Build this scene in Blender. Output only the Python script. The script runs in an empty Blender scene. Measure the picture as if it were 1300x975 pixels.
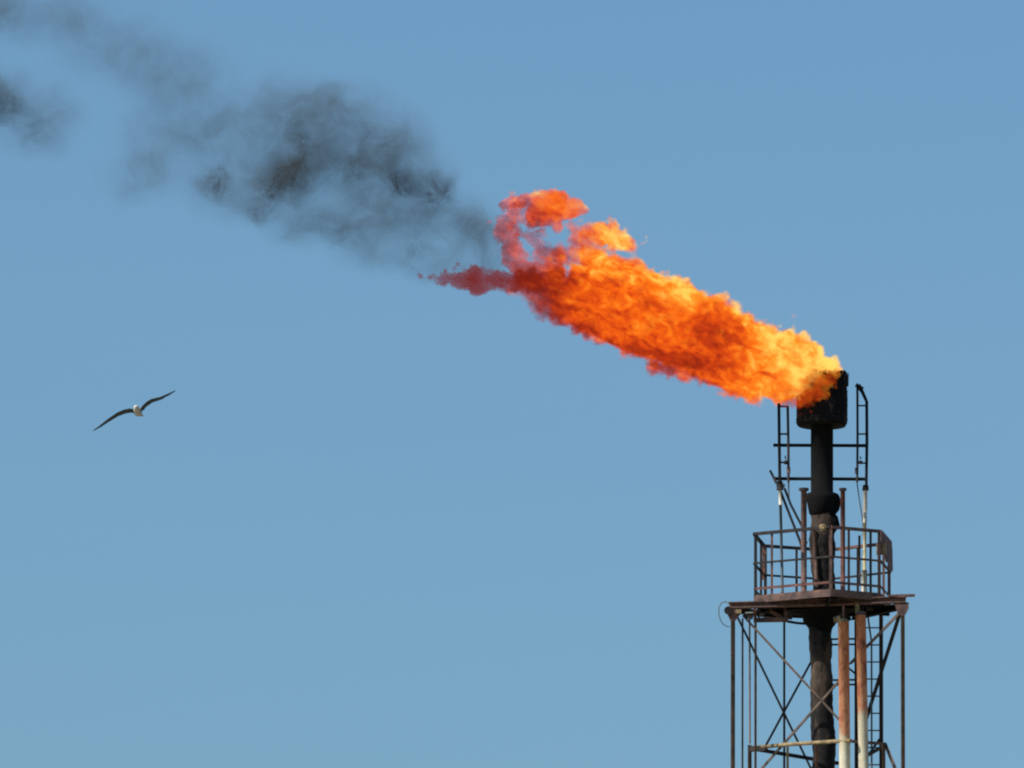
import bpy, math, random
import numpy as np
from mathutils import Vector, Matrix

random.seed(7)
sc = bpy.context.scene
col = sc.collection
R = math.radians

# ------------------------------------------------------------------ camera
PX = 1.0 / 70.0                     # metres per photograph pixel at the stack
PITCH, ROLL = 9.98, 0.28            # degrees
CAM = Vector((-5.64, -180.0, 1.7))
KPIX = PX / (180.0 / math.cos(R(8.8)))
cam = bpy.data.cameras.new('camera')
cam.sensor_width = 36.0
cam.lens = 18.0 / (650 * KPIX)
cam.clip_start, cam.clip_end = 1.0, 60000.0
camo = bpy.data.objects.new('camera', cam)
col.objects.link(camo)
CROT = Matrix.Rotation(R(90 + PITCH), 3, 'X') @ Matrix.Rotation(R(ROLL), 3, 'Z')
camo.matrix_world = Matrix.Translation(CAM) @ CROT.to_4x4()
sc.camera = camo

def at(px, py, Y=0.0):
    """Point of the place seen at photograph pixel (px, py) at depth Y."""
    d = CROT @ Vector(((px - 650) * KPIX, -(py - 487.5) * KPIX, -1.0))
    t = (Y - CAM.y) / d.y
    return CAM + d * t

# ------------------------------------------------------------------ sky, sun, exposure
SUN_EL, SUN_AZ = R(42), R(242)      # sun high on the left, a little towards the camera
world = bpy.data.worlds.new('World')
sc.world = world
world.use_nodes = True
wn = world.node_tree
wn.nodes.clear()
sky = wn.nodes.new('ShaderNodeTexSky')
sky.sky_type = 'NISHITA'
sky.sun_disc = False
sky.sun_elevation, sky.sun_rotation = SUN_EL, SUN_AZ
sky.altitude = 0.0
sky.air_density, sky.dust_density, sky.ozone_density = 1.0, 2.5, 1.0
bg = wn.nodes.new('ShaderNodeBackground')
bg.inputs['Strength'].default_value = 0.1
wo = wn.nodes.new('ShaderNodeOutputWorld')
tint = wn.nodes.new('ShaderNodeMix')              # the photograph's cool white balance
tint.data_type, tint.blend_type = 'RGBA', 'MULTIPLY'
tint.inputs[0].default_value = 1.0
tint.inputs[7].default_value = (0.765, 1.11, 1.30, 1)
wn.links.new(sky.outputs[0], tint.inputs[6])
wn.links.new(tint.outputs[2], bg.inputs['Color'])
wn.links.new(bg.outputs[0], wo.inputs['Surface'])
sl = bpy.data.lights.new('sun', 'SUN')
sl.energy, sl.angle, sl.color = 4.7, R(0.5), (1.0, 0.95, 0.87)
so = bpy.data.objects.new('sun', sl)
col.objects.link(so)
sdir = Vector((math.sin(SUN_AZ) * math.cos(SUN_EL), math.cos(SUN_AZ) * math.cos(SUN_EL), math.sin(SUN_EL)))
so.rotation_euler = sdir.to_track_quat('Z', 'Y').to_euler()
so.location = (0, 0, 80)
vs = sc.view_settings
vs.view_transform, vs.look, vs.exposure, vs.gamma = 'Standard', 'None', 0.0, 1.0
vs.use_curve_mapping = False
sc.cycles.filter_width = 2.1        # the soft long lens
sc.cycles.volume_max_steps = 512
sc.cycles.volume_bounces = 0
sc.cycles.use_denoising = False

# ------------------------------------------------------------------ materials
def new_mat(name):
    m = bpy.data.materials.new(name)
    m.use_nodes = True
    m.node_tree.nodes.clear()
    return m, m.node_tree.nodes, m.node_tree.links

def ramp(n, stops):
    r = n.new('ShaderNodeValToRGB')
    e = r.color_ramp.elements
    while len(e) < len(stops):
        e.new(0.5)
    for q, (p, c) in zip(e, stops):
        q.position = p
        q.color = (c[0], c[1], c[2], 1)
    return r

def noise(n, l, vec, scale, detail=4, rough=0.55, dist=0.0):
    t = n.new('ShaderNodeTexNoise')
    t.inputs['Scale'].default_value = scale
    t.inputs['Detail'].default_value = detail
    t.inputs['Roughness'].default_value = rough
    t.inputs['Distortion'].default_value = dist
    if vec is not None:
        l.new(vec, t.inputs['Vector'])
    return t

def math_node(n, l, op, a, b=None, c=None, clamp=False):
    m = n.new('ShaderNodeMath')
    m.operation = op
    m.use_clamp = clamp
    for i, v in enumerate((a, b, c)):
        if v is None:
            continue
        if isinstance(v, (int, float)):
            m.inputs[i].default_value = v
        else:
            l.new(v, m.inputs[i])
    return m.outputs[0]

def metal(name, stops, scale=6.0, rough=0.75, bump=0.35, stretch=(1, 1, 1), metallic=0.0, spec=.35):
    """Painted, rusted or sooted steel: blotches, streaks and pitting."""
    m, n, l = new_mat(name)
    out = n.new('ShaderNodeOutputMaterial')
    bs = n.new('ShaderNodeBsdfPrincipled')
    geo = n.new('ShaderNodeNewGeometry')
    mp = n.new('ShaderNodeMapping')
    mp.inputs['Scale'].default_value = stretch
    l.new(geo.outputs['Position'], mp.inputs['Vector'])
    a = noise(n, l, mp.outputs[0], scale, 6, 0.65, 0.4)
    r = ramp(n, stops)
    l.new(a.outputs['Fac'], r.inputs['Fac'])
    l.new(r.outputs[0], bs.inputs['Base Color'])
    f = noise(n, l, geo.outputs['Position'], scale * 7, 3, 0.6)
    b = n.new('ShaderNodeBump')
    b.inputs['Strength'].default_value = bump
    b.inputs['Distance'].default_value = 0.01
    l.new(f.outputs['Fac'], b.inputs['Height'])
    l.new(b.outputs[0], bs.inputs['Normal'])
    bs.inputs['Roughness'].default_value = rough
    bs.inputs['Metallic'].default_value = metallic
    bs.inputs['Specular IOR Level'].default_value = spec
    l.new(bs.outputs[0], out.inputs['Surface'])
    return m

M = {}
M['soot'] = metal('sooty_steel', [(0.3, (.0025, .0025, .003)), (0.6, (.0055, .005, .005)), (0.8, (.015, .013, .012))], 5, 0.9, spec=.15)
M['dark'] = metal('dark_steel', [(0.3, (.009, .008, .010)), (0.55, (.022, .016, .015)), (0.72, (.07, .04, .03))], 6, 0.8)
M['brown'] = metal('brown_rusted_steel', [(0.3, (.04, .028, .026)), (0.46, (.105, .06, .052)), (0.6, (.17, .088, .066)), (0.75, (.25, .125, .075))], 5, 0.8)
M['red'] = metal('red_brown_steel', [(0.3, (.05, .02, .018)), (0.55, (.13, .05, .04)), (0.75, (.22, .085, .05))], 5, 0.8)
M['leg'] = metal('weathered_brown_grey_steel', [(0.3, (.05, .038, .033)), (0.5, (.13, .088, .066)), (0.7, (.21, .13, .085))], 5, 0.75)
M['cream'] = metal('weathered_cream_paint', [(0.25, (.22, .17, .11)), (0.42, (.50, .45, .36)), (0.7, (.66, .61, .50))], 4, 0.6, 0.2, (1, 1, .4))
M['yellow'] = metal('yellowed_paint', [(0.3, (.35, .27, .12)), (0.5, (.58, .50, .28)), (0.7, (.62, .56, .42))], 4, 0.6, 0.2)
M['tan'] = metal('tan_stained_steel', [(0.3, (.10, .07, .04)), (0.5, (.26, .18, .09)), (0.7, (.42, .31, .17))], 9, 0.7)
M['grey'] = metal('grey_cable', [(0.3, (.05, .06, .07)), (0.7, (.10, .11, .12))], 6, 0.6)
M['ground'] = metal('dry_ground', [(0.3, (.16, .13, .09)), (0.5, (.22, .18, .12)), (0.7, (.17, .17, .09))], 0.05, 0.95, 0.2)

def pipe_mat(name, zsplit):
    """Steel pipe whose cream paint is burnt off to rust above height zsplit."""
    m, n, l = new_mat(name)
    out = n.new('ShaderNodeOutputMaterial')
    bs = n.new('ShaderNodeBsdfPrincipled')
    geo = n.new('ShaderNodeNewGeometry')
    sep = n.new('ShaderNodeSeparateXYZ')
    l.new(geo.outputs['Position'], sep.inputs[0])
    mp = n.new('ShaderNodeMapping')
    mp.inputs['Scale'].default_value = (1, 1, .45)
    l.new(geo.outputs['Position'], mp.inputs['Vector'])
    a = noise(n, l, mp.outputs[0], 7, 6, 0.65, 0.6)
    rust = ramp(n, [(0.32, (.16, .055, .042)), (0.43, (.40, .135, .07)), (0.53, (.53, .21, .10)), (0.70, (.60, .33, .17))])
    l.new(a.outputs['Fac'], rust.inputs['Fac'])
    paint = ramp(n, [(0.25, (.30, .22, .13)), (0.45, (.54, .47, .33)), (0.7, (.66, .59, .44))])
    l.new(a.outputs['Fac'], paint.inputs['Fac'])
    w = math_node(n, l, 'MULTIPLY_ADD', a.outputs['Fac'], 1.3, -0.65)
    z = math_node(n, l, 'SUBTRACT', sep.outputs['Z'], zsplit)
    z = math_node(n, l, 'ADD', z, w)
    k = math_node(n, l, 'MULTIPLY_ADD', z, 4.5, 0.5, clamp=True)
    mx = n.new('ShaderNodeMix')
    mx.data_type = 'RGBA'
    l.new(k, mx.inputs[0])
    l.new(paint.outputs[0], mx.inputs[6])
    l.new(rust.outputs[0], mx.inputs[7])
    l.new(mx.outputs[2], bs.inputs['Base Color'])
    f = noise(n, l, geo.outputs['Position'], 45, 3, 0.6)
    b = n.new('ShaderNodeBump')
    b.inputs['Strength'].default_value = 0.35
    b.inputs['Distance'].default_value = 0.01
    l.new(f.outputs['Fac'], b.inputs['Height'])
    l.new(b.outputs[0], bs.inputs['Normal'])
    bs.inputs['Roughness'].default_value = 0.8
    l.new(bs.outputs[0], out.inputs['Surface'])
    return m

# ------------------------------------------------------------------ mesh helpers
class MB:
    """Collects tubes, bars, boxes and lathes in place coordinates; build() links them as ONE mesh object."""
    def __init__(self):
        self.v, self.f, self.smooth = [], [], []

    def _add(self, vs, fs, sm=False):
        o = len(self.v)
        self.v += [tuple(p) for p in vs]
        self.f += [tuple(i + o for i in q) for q in fs]
        self.smooth += [sm] * len(fs)
        return self

    def tube(self, pts, r, n=10, caps=True):
        pts = [Vector(p) for p in pts]
        rs = r if isinstance(r, (list, tuple)) else [r] * len(pts)
        ring, up = [], None
        for i, p in enumerate(pts):
            t = (pts[min(i + 1, len(pts) - 1)] - pts[max(i - 1, 0)]).normalized()
            if up is None:
                up = Vector((0, 1, 0)) if abs(t.y) < 0.9 else Vector((1, 0, 0))
            a = t.cross(up).normalized()
            b = a.cross(t).normalized()
            up = b
            ring += [p + (a * math.cos(2 * math.pi * k / n) + b * math.sin(2 * math.pi * k / n)) * rs[i] for k in range(n)]
        fs = [(i * n + k, i * n + (k + 1) % n, (i + 1) * n + (k + 1) % n, (i + 1) * n + k)
              for i in range(len(pts) - 1) for k in range(n)]
        self._add(ring, fs, True)
        if caps:
            o = len(self.v) - len(ring)
            self.f += [tuple(o + k for k in range(n)), tuple(o + len(ring) - 1 - k for k in range(n))]
            self.smooth += [False, False]
        return self

    def bar(self, p0, p1, w, h, up=(0, 0, 1)):
        p0, p1 = Vector(p0), Vector(p1)
        t = (p1 - p0).normalized()
        u = Vector(up)
        if abs(t.dot(u)) > 0.97:
            u = Vector((0, 1, 0))
        a = t.cross(u).normalized() * (w / 2)
        b = a.cross(t).normalized() * (h / 2)
        vs = [p + s * a + q * b for p in (p0, p1) for s, q in ((-1, -1), (1, -1), (1, 1), (-1, 1))]
        return self._add(vs, [(0, 1, 2, 3), (7, 6, 5, 4), (0, 4, 5, 1), (1, 5, 6, 2), (2, 6, 7, 3), (3, 7, 4, 0)])

    def angle(self, p0, p1, w, t=0.012, up=(0, 0, 1)):
        """rolled angle section: two flat legs at right angles"""
        p0, p1 = Vector(p0), Vector(p1)
        d = (p1 - p0).normalized()
        u = Vector(up)
        if abs(d.dot(u)) > 0.97:
            u = Vector((0, 1, 0))
        a = d.cross(u).normalized()
        b = a.cross(d).normalized()
        prof = [(0, 0), (w, 0), (w, t), (t, t), (t, w), (0, w)]
        vs = [p + a * (x - w / 2) + b * (y - w / 2) for p in (p0, p1) for x, y in prof]
        fs = [tuple(range(5, -1, -1)), tuple(range(6, 12))]
        fs += [(k, (k + 1) % 6, 6 + (k + 1) % 6, 6 + k) for k in range(6)]
        return self._add(vs, fs)

    def ibeam(self, p0, p1, h, w, tf=0.02, tw=0.016):
        p0, p1 = Vector(p0), Vector(p1)
        d = (p1 - p0).normalized()
        a = d.cross(Vector((0, 0, 1))).normalized()
        b = a.cross(d).normalized()
        prof = [(-w/2, -h/2), (w/2, -h/2), (w/2, -h/2 + tf), (tw/2, -h/2 + tf), (tw/2, h/2 - tf), (w/2, h/2 - tf),
                (w/2, h/2), (-w/2, h/2), (-w/2, h/2 - tf), (-tw/2, h/2 - tf), (-tw/2, -h/2 + tf), (-w/2, -h/2 + tf)]
        vs = [p + a * x + b * y for p in (p0, p1) for x, y in prof]
        fs = [(0, 1, 2, 11), (11, 2, 3, 10), (10, 3, 4, 9), (9, 4, 5, 8), (8, 5, 6, 7)]
        fs += [tuple(12 + i for i in reversed(q)) for q in fs]
        fs += [(k, 12 + k, 12 + (k + 1) % 12, (k + 1) % 12) for k in range(12)]
        return self._add(vs, fs)

    def prism(self, poly, z0, z1):
        n = len(poly)
        vs = [(x, y, z0) for x, y in poly] + [(x, y, z1) for x, y in poly]
        fs = [tuple(range(n - 1, -1, -1)), tuple(range(n, 2 * n))]
        fs += [(k, (k + 1) % n, n + (k + 1) % n, n + k) for k in range(n)]
        return self._add(vs, fs)

    def sheet(self, poly, normal, t):
        """flat polygon of real thickness t"""
        nrm = Vector(normal).normalized() * (t / 2)
        n = len(poly)
        vs = [Vector(p) - nrm for p in poly] + [Vector(p) + nrm for p in poly]
        fs = [tuple(range(n - 1, -1, -1)), tuple(range(n, 2 * n))]
        fs += [(k, (k + 1) % n, n + (k + 1) % n, n + k) for k in range(n)]
        return self._add(vs, fs)

    def lathe(self, prof, cx, cy, n=40, wob=None):
        vs = []
        for i, (r, z) in enumerate(prof):
            for k in range(n):
                a = 2 * math.pi * k / n
                rr, dx, dy = (r, 0, 0) if wob is None else wob(i, a, r, z)
                vs.append((cx + dx + rr * math.cos(a), cy + dy + rr * math.sin(a), z))
        fs = [(i * n + k, i * n + (k + 1) % n, (i + 1) * n + (k + 1) % n, (i + 1) * n + k)
              for i in range(len(prof) - 1) for k in range(n)]
        return self._add(vs, fs, True)

    def ball(self, c, r, n=12, sq=(1, 1, 1)):
        c = Vector(c)
        vs, fs = [], []
        m = n // 2
        for i in range(m + 1):
            th = math.pi * i / m
            for k in range(n):
                a = 2 * math.pi * k / n
                vs.append(c + Vector((sq[0] * math.sin(th) * math.cos(a), sq[1] * math.sin(th) * math.sin(a), sq[2] * math.cos(th))) * r)
        fs = [(i * n + k, (i + 1) * n + k, (i + 1) * n + (k + 1) % n, i * n + (k + 1) % n) for i in range(m) for k in range(n)]
        return self._add(vs, fs, True)

    def build(self, name, mat, parent=None, label=None):
        o0 = world_origin(parent)
        me = bpy.data.meshes.new(name)
        me.from_pydata([(x - o0.x, y - o0.y, z - o0.z) for x, y, z in self.v], [], self.f)
        me.polygons.foreach_set('use_smooth', self.smooth)
        me.validate()
        me.update()
        me.materials.append(mat)
        o = bpy.data.objects.new(name, me)
        col.objects.link(o)
        o.parent = parent
        if label:
            o['label'] = label
        return o

def world_origin(o):
    v = Vector((0, 0, 0))
    while o is not None:
        v += o.location
        o = o.parent
    return v

def thing(name, label, cat, loc, group=None, kind=None):
    o = bpy.data.objects.new(name, None)
    o.empty_display_size = 0.3
    col.objects.link(o)
    o.location = loc
    o['label'], o['category'] = label, cat
    if group:
        o['group'] = group
    if kind:
        o['kind'] = kind
    return o

# ------------------------------------------------------------------ isosurfaces (flame, smoke and gull)
def fft_noise(shape, h, lo, hi, slope, seed):
    """band limited noise of unit deviation; lo, hi = wavelengths in metres"""
    rng = np.random.default_rng(seed)
    f = np.fft.rfftn(rng.standard_normal(shape).astype(np.float32))
    k = np.sqrt(sum(np.meshgrid(*[np.fft.fftfreq(s, h)**2 for s in shape[:2]], np.fft.rfftfreq(shape[2], h)**2, indexing='ij')))
    w = np.where((k > 1 / hi) & (k < 1 / lo), np.maximum(k, 1e-6) ** (-slope), 0)
    a = np.fft.irfftn(f * w, s=shape).astype(np.float32)
    return a / a.std()

def grid(lo, hi, h):
    n = [int(math.ceil((b - a) / h)) + 1 for a, b in zip(lo, hi)]
    ax = [a + h * np.arange(k, dtype=np.float32) for a, k in zip(lo, n)]
    return tuple(n), np.meshgrid(*ax, indexing='ij')

def surface_nets(F, lo, h):
    """closed quad mesh round F > 0"""
    F = F.copy()
    for ax in range(3):
        s = [slice(None)] * 3
        for e in (0, -1):
            s[ax] = e
            F[tuple(s)] = np.minimum(F[tuple(s)], -1e-3)
    nx, ny, nz = F.shape
    ins = F > 0
    cs = (nx - 1, ny - 1, nz - 1)
    cnt = np.zeros(cs, np.float32)
    acc = [np.zeros(cs, np.float32) for _ in range(3)]
    for ax in range(3):
        oth = [a for a in range(3) if a != ax]
        for da in (0, 1):
            for db in (0, 1):
                s0 = [None] * 3
                s1 = [None] * 3
                s0[ax], s1[ax] = slice(0, -1), slice(1, None)
                for a, d in zip(oth, (da, db)):
                    s0[a] = s1[a] = slice(d, F.shape[a] - 1 + d)
                f0, f1 = F[tuple(s0)], F[tuple(s1)]
                c = (ins[tuple(s0)] != ins[tuple(s1)])
                den = np.where(c, f0 - f1, 1)
                t = np.where(c, f0 / den, 0)
                cnt += c
                acc[ax] += t
                acc[oth[0]] += c * da
                acc[oth[1]] += c * db
    act = cnt > 0
    idx = np.full(cs, -1, np.int64)
    idx[act] = np.arange(act.sum())
    ii = np.argwhere(act)
    V = np.stack([(ii[:, a] + acc[a][act] / cnt[act]) * h + lo[a] for a in range(3)], 1)
    Q = []
    for ax in range(3):
        oth = [(ax + 1) % 3, (ax + 2) % 3]
        s0 = [slice(None)] * 3
        s1 = [slice(None)] * 3
        s0[ax], s1[ax] = slice(0, -1), slice(1, None)
        for a in oth:
            s0[a] = s1[a] = slice(1, F.shape[a] - 1)
        i0, i1 = ins[tuple(s0)], ins[tuple(s1)]
        for flip, sel in ((False, i0 & ~i1), (True, ~i0 & i1)):
            e = np.argwhere(sel)
            if not len(e):
                continue
            cell = []
            for da, db in ((0, 0), (1, 0), (1, 1), (0, 1)):
                q = e.copy()
                q[:, oth[0]] += da
                q[:, oth[1]] += db
                cell.append(idx[q[:, 0], q[:, 1], q[:, 2]])
            q = np.stack(cell, 1)
            Q.append(q[:, ::-1] if flip else q)
    return V, np.concatenate(Q)

def mesh_from_arrays(name, V, Q, mat, parent, smooth=True):
    o0 = np.array(world_origin(parent))
    me = bpy.data.meshes.new(name)
    me.vertices.add(len(V))
    me.vertices.foreach_set('co', (V - o0).astype(np.float32).ravel())
    me.loops.add(Q.size)
    me.loops.foreach_set('vertex_index', Q.astype(np.int32).ravel())
    me.polygons.add(len(Q))
    me.polygons.foreach_set('loop_start', np.arange(0, Q.size, 4, dtype=np.int32))
    me.polygons.foreach_set('use_smooth', np.full(len(Q), smooth))
    me.update(calc_edges=True)
    me.validate()
    me.materials.append(mat)
    o = bpy.data.objects.new(name, me)
    col.objects.link(o)
    o.parent = parent
    return o

def round_cone(G, a, b, ra, rb, sy=1.0):
    """signed distance (positive inside) to a tapered capsule, depth squeezed by sy"""
    X, Y, Z = G
    a, b = np.array(a), np.array(b)
    ba = b - a
    L = float(ba @ ba) + 1e-9
    t = np.clip(((X - a[0]) * ba[0] + (Y - a[1]) * ba[1] + (Z - a[2]) * ba[2]) / L, 0, 1)
    d = np.sqrt((X - a[0] - t * ba[0])**2 + ((Y - a[1] - t * ba[1]) / sy)**2 + (Z - a[2] - t * ba[2])**2)
    return ra + (rb - ra) * t - d

def smax(a, b, k):
    h = np.clip(0.5 + 0.5 * (a - b) / k, 0, 1)
    return b + (a - b) * h + k * h * (1 - h)

# ------------------------------------------------------------------ ground
g = MB()
S = 20000
g._add([(-S, -S, 0), (S, -S, 0), (S, S, 0), (-S, S, 0)], [(0, 1, 2, 3)])
go = g.build('ground', M['ground'])
go['kind'] = 'structure'
go['label'] = 'dry bare ground the tower stands on'

# ------------------------------------------------------------------ levels
HEX = [R(a) for a in (40, 85, 158, 220, 276, 340)]
RH = 94 * PX
def hexpt(i, z, r=RH):
    a = HEX[i % 6]
    return Vector((r * math.cos(a), -r * math.sin(a), z))
Yf = -RH * math.sin(HEX[1])
Z_TOP = at(1052, 669, Yf).z
Z_MID = at(1052, 706.5, Yf).z
Z_TOE = at(1052, 739, Yf).z
Z_DECK = at(1052, 747.5, Yf).z
Z_FAS = at(1052, 757, Yf).z
def axis(py):
    return at(1046, py, 0.0).z

# ------------------------------------------------------------------ flare stack
stack = thing('flare_stack', 'black sooty flare stack pipe with a wide burning tip at its top', 'flare stack', (0, 0, 0))
r0 = 14.3 * PX
MB().tube([(0, 0, axis(648)), (0, 0, axis(538))], r0, 32).build('riser_pipe', M['soot'], stack)
# lower riser in its tattered lagging, uneven all the way down
rng = random.Random(3)
zs, z = [], axis(640)
while z > axis(1010):
    zs.append(z)
    z -= 0.055
bul = [(rng.uniform(0, 6.28), rng.uniform(axis(1000), axis(650)), rng.uniform(.12, .3), rng.uniform(-.035, .045)) for _ in range(46)]
def wob(i, a, r, z):
    rr = r
    for ba, bz, bw, bh in bul:
        da = (a - ba + math.pi) % (2 * math.pi) - math.pi
        rr += bh * math.exp(-((z - bz) / bw)**2 - (da / .8)**2)
    rr += 0.006 * math.sin(31 * z + 3 * a) + 0.004 * math.sin(57 * z - 5 * a)
    dx = 0.028 * math.sin(1.9 * z + 1.0) + 0.016 * math.sin(4.3 * z)
    return rr, dx, 0.01 * math.sin(2.7 * z)
lag = MB()
lag.lathe([(r0 * 1.0, z) for z in reversed(zs)], 0, 0, 40, wob)
lag.build('lagging', metal('charred_lagging', [(0.40, (.004, .004, .004)), (0.50, (.012, .009, .008)), (0.58, (.052, .034, .024)), (0.74, (.12, .078, .052))], 3.2, 0.9, 0.4, (1, 1, .4)), stack)
MB().tube([(0, 0, 0), (0, 0, zs[-1] + .02)], r0 * .96, 24).build('lower_pipe', M['brown'], stack)
# tip: open drum with rolled rim, sloped shoulder to the pipe
zt0, zt1 = axis(541), axis(474)
rt = 32.5 * PX
M['tip'] = metal('scorched_tip_steel', [(0.36, (.002, .002, .003)), (0.54, (.007, .006, .006)), (0.64, (.03, .022, .017)), (0.75, (.085, .06, .045))], 9, 0.9, 0.9, (1, 1, .7), spec=.15)
def tipwob(i, a, r, z):
    rr = r * (1 + .010 * math.sin(5 * a + 9 * z) + .007 * math.sin(11 * a - 17 * z))
    return rr, 0, 0
zz = [zt0 + .05 + k * (zt1 - .06 - zt0 - .05) / 8 for k in range(9)]
MB().lathe([(r0 * .9, zt0), (rt * .93, zt0), (rt, zt0 + .05)] + [(rt, z) for z in zz[1:]] + [(rt - .02, zt1 - .06)]
           + [(rt - .022, z) for z in reversed(zz)] + [(r0 * .9, zt0 + .06)], 0, 0, 64, tipwob).build('flare_tip', M['tip'], stack)
# burnt, uneven plates that form the rim
rg = random.Random(12)
for k in range(18):
    a0, a1 = 2 * math.pi * (k + .06) / 18, 2 * math.pi * (k + .94) / 18
    lo_z = zt1 - .20 - rg.uniform(0, .05)
    tops = [zt1 + rg.uniform(-.045, .02) for _ in range(4)]
    pm = MB()
    vs = []
    for q in range(4):
        a = a0 + (a1 - a0) * q / 3
        for rr in (rt + .006, rt + .020):
            tilt = rg.uniform(-.006, .010)
            vs += [(rr * math.cos(a), rr * math.sin(a), lo_z), ((rr + tilt) * math.cos(a), (rr + tilt) * math.sin(a), tops[q])]
    fs = []
    for q in range(3):
        o = q * 4
        fs += [(o, o + 4, o + 5, o + 1), (o + 2, o + 3, o + 7, o + 6), (o + 1, o + 5, o + 7, o + 3), (o, o + 2, o + 6, o + 4)]
    fs += [(0, 1, 3, 2), (12, 14, 15, 13)]
    pm._add(vs, fs)
    pm.build('rim_plate', M['tip'], stack)
bo = MB()
for row in range(4):
    zb = zt0 + .12 + row * (zt1 - zt0 - .2) / 3
    for k in range(22):
        a = 2 * math.pi * k / 22
        c = Vector((math.cos(a), math.sin(a), 0))
        bo.tube([c * (rt - .005) + Vector((0, 0, zb)), c * (rt + .008) + Vector((0, 0, zb))], .014, 6)
b = bo.build('rivet', M['dark'], stack)
b['kind'] = 'stuff'
MB().lathe([(r0 - .01, axis(626)), (19.5 * PX, axis(627)), (20 * PX, axis(634)), (18.5 * PX, axis(641)), (16.5 * PX, axis(652)), (r0 - .01, axis(655))], 0, 0, 32).build('collar', M['soot'], stack)
MB().tube([at(1061, 628, -.05), at(1064, 636, -.05), at(1062, 646, -.05), at(1056, 655, -.05)], [.05, .06, .055, .04], 10).build('bracket', M['soot'], stack)
MB().tube([at(1054, 650, -.15), at(1059, 658, -.12), at(1061, 666, -.1), at(1056, 676, -.1)], [.05, .075, .08, .05], 10).build('valve_body', M['soot'], stack)
for yy, xa, xb in ((565.5, 984, 1104), (608, 985, 1104)):
    z = axis(yy)
    for xe in (xa, xb):
        x = (xe - 1046) * PX
        s = -1 if x < 0 else 1
        MB().tube([(s * (r0 - .02), 0, z), (x, 0, z)], .031, 10).build('support_arm', M['soot'], stack)
# hopper under the deck that guides the pipe
MB().lathe([(14 * PX, axis(804)), (15 * PX, axis(798)), (22 * PX, axis(789)), (23 * PX, axis(782)), (45 * PX, axis(776)), (45 * PX, axis(766))], -0.03, 0, 24).build('guide_skirt', M['soot'], stack)
MB().tube([at(1034.5, 674, -.24), at(1034.5, 706, -.24), at(1036, 712, -.23), at(1036, 745, -.23)], .035, 8).build('conduit_or_sunlit_strip', M['brown'], stack)  # added brown tube; its colour stands for the sunlit strip on the riser

# ------------------------------------------------------------------ service platform (hexagon)
plat = thing('service_platform', 'brown six sided railed platform near the top of the tower', 'platform', (0, 0, Z_FAS))
MB().prism([hexpt(i, 0, RH - .02)[:2] for i in reversed(range(6))], Z_DECK - .045, Z_DECK - .02).build('deck_plate', M['soot'], plat)
for i in range(6):
    p, q = hexpt(i, 0), hexpt(i + 1, 0)
    d = (q - p).normalized()
    p2, q2 = p + d * .004, q - d * .004
    zc = (Z_DECK + Z_FAS) / 2
    MB().bar(p2 + Vector((0, 0, zc)), q2 + Vector((0, 0, zc)), .014, Z_DECK - Z_FAS).build('fascia_plate', M['brown'], plat)
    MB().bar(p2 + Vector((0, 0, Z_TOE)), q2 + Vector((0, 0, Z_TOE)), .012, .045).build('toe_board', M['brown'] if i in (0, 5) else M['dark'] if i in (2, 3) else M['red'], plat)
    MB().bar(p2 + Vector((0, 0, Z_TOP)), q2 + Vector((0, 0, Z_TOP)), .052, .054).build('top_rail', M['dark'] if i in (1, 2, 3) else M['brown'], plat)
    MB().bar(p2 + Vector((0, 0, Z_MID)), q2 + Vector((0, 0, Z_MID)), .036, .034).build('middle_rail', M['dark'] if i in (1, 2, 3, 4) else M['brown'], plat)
    c = (p + q) / 2
    nrm = Vector((c.x, c.y, 0)).normalized()
    for f, w in ((0.0, .056), (0.5, .044)):
        b = p + (q - p) * f - nrm * .035 * (0 if f == 0 else 1)
        if f == 0:
            b = p * (1 - .03 / RH)
        if f == 0.5 and i == 1:
            b = p + (q - p) * .78 - nrm * .035
        if f == 0.5 and i == 0:
            b = p + (q - p) * .62 - nrm * .035
            c2 = p + (q - p) * .18 - nrm * .035
            MB().bar(c2 + Vector((0, 0, Z_DECK - .03)), c2 + Vector((0, 0, Z_TOP - .02)), w, w).build('post', M['dark'], plat)
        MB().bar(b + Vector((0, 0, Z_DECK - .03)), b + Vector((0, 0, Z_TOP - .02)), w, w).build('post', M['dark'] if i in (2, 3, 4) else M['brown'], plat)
# radial joists under the deck
for k in range(6):
    a = HEX[k]
    p = Vector((math.cos(a), -math.sin(a), 0))
    MB().bar(p * .3 + Vector((0, 0, Z_FAS - .03)), p * (RH - .03) + Vector((0, 0, Z_FAS - .03)), .05, .1).build('joist', M['soot'], plat)
# torn sheet left on the right-hand side of the rail
g0, g1 = hexpt(0, Z_TOP, RH + .02), hexpt(5, Z_TOP, RH + .02)
d = (g1 - g0)
def gp(f, dz):
    return g0 + d * f + Vector((0, 0, dz))
ts = MB()
ts.sheet([gp(-.02, .02), gp(.3, .03), gp(1.02, -.01), gp(1.04, -.2), gp(.98, -.33), gp(.99, -.52), gp(.80, -.60), gp(.62, -.44), gp(.45, -.47), gp(.28, -.34), gp(.05, -.30), gp(-.06, -.2)], d.cross(Vector((0, 0, 1))), .012)
ts.sheet([gp(.98, -.05), gp(1.08, -.08), gp(1.1, -.3), gp(1.12, -.5), gp(1.0, -.5), gp(.96, -.3)], (0.3, -1, 0), .012)
ts.build('torn_sheet', M['brown'], plat)
jb = at(1119, 697, -.75)
MB().bar(jb + Vector((-.09, 0, 0)), jb + Vector((.09, 0, 0)), .1, .2).build('junction_box', M['tan'], plat)
jb = at(970.5, 698, .35)
MB().bar(jb + Vector((0, 0, -.09)), jb + Vector((0, 0, .09)), .08, .07).bar(jb + Vector((-.01, 0, -.09)), jb + Vector((-.02, 0, -.55)), .05, .05).build('cable_bracket', M['brown'], plat)

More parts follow.
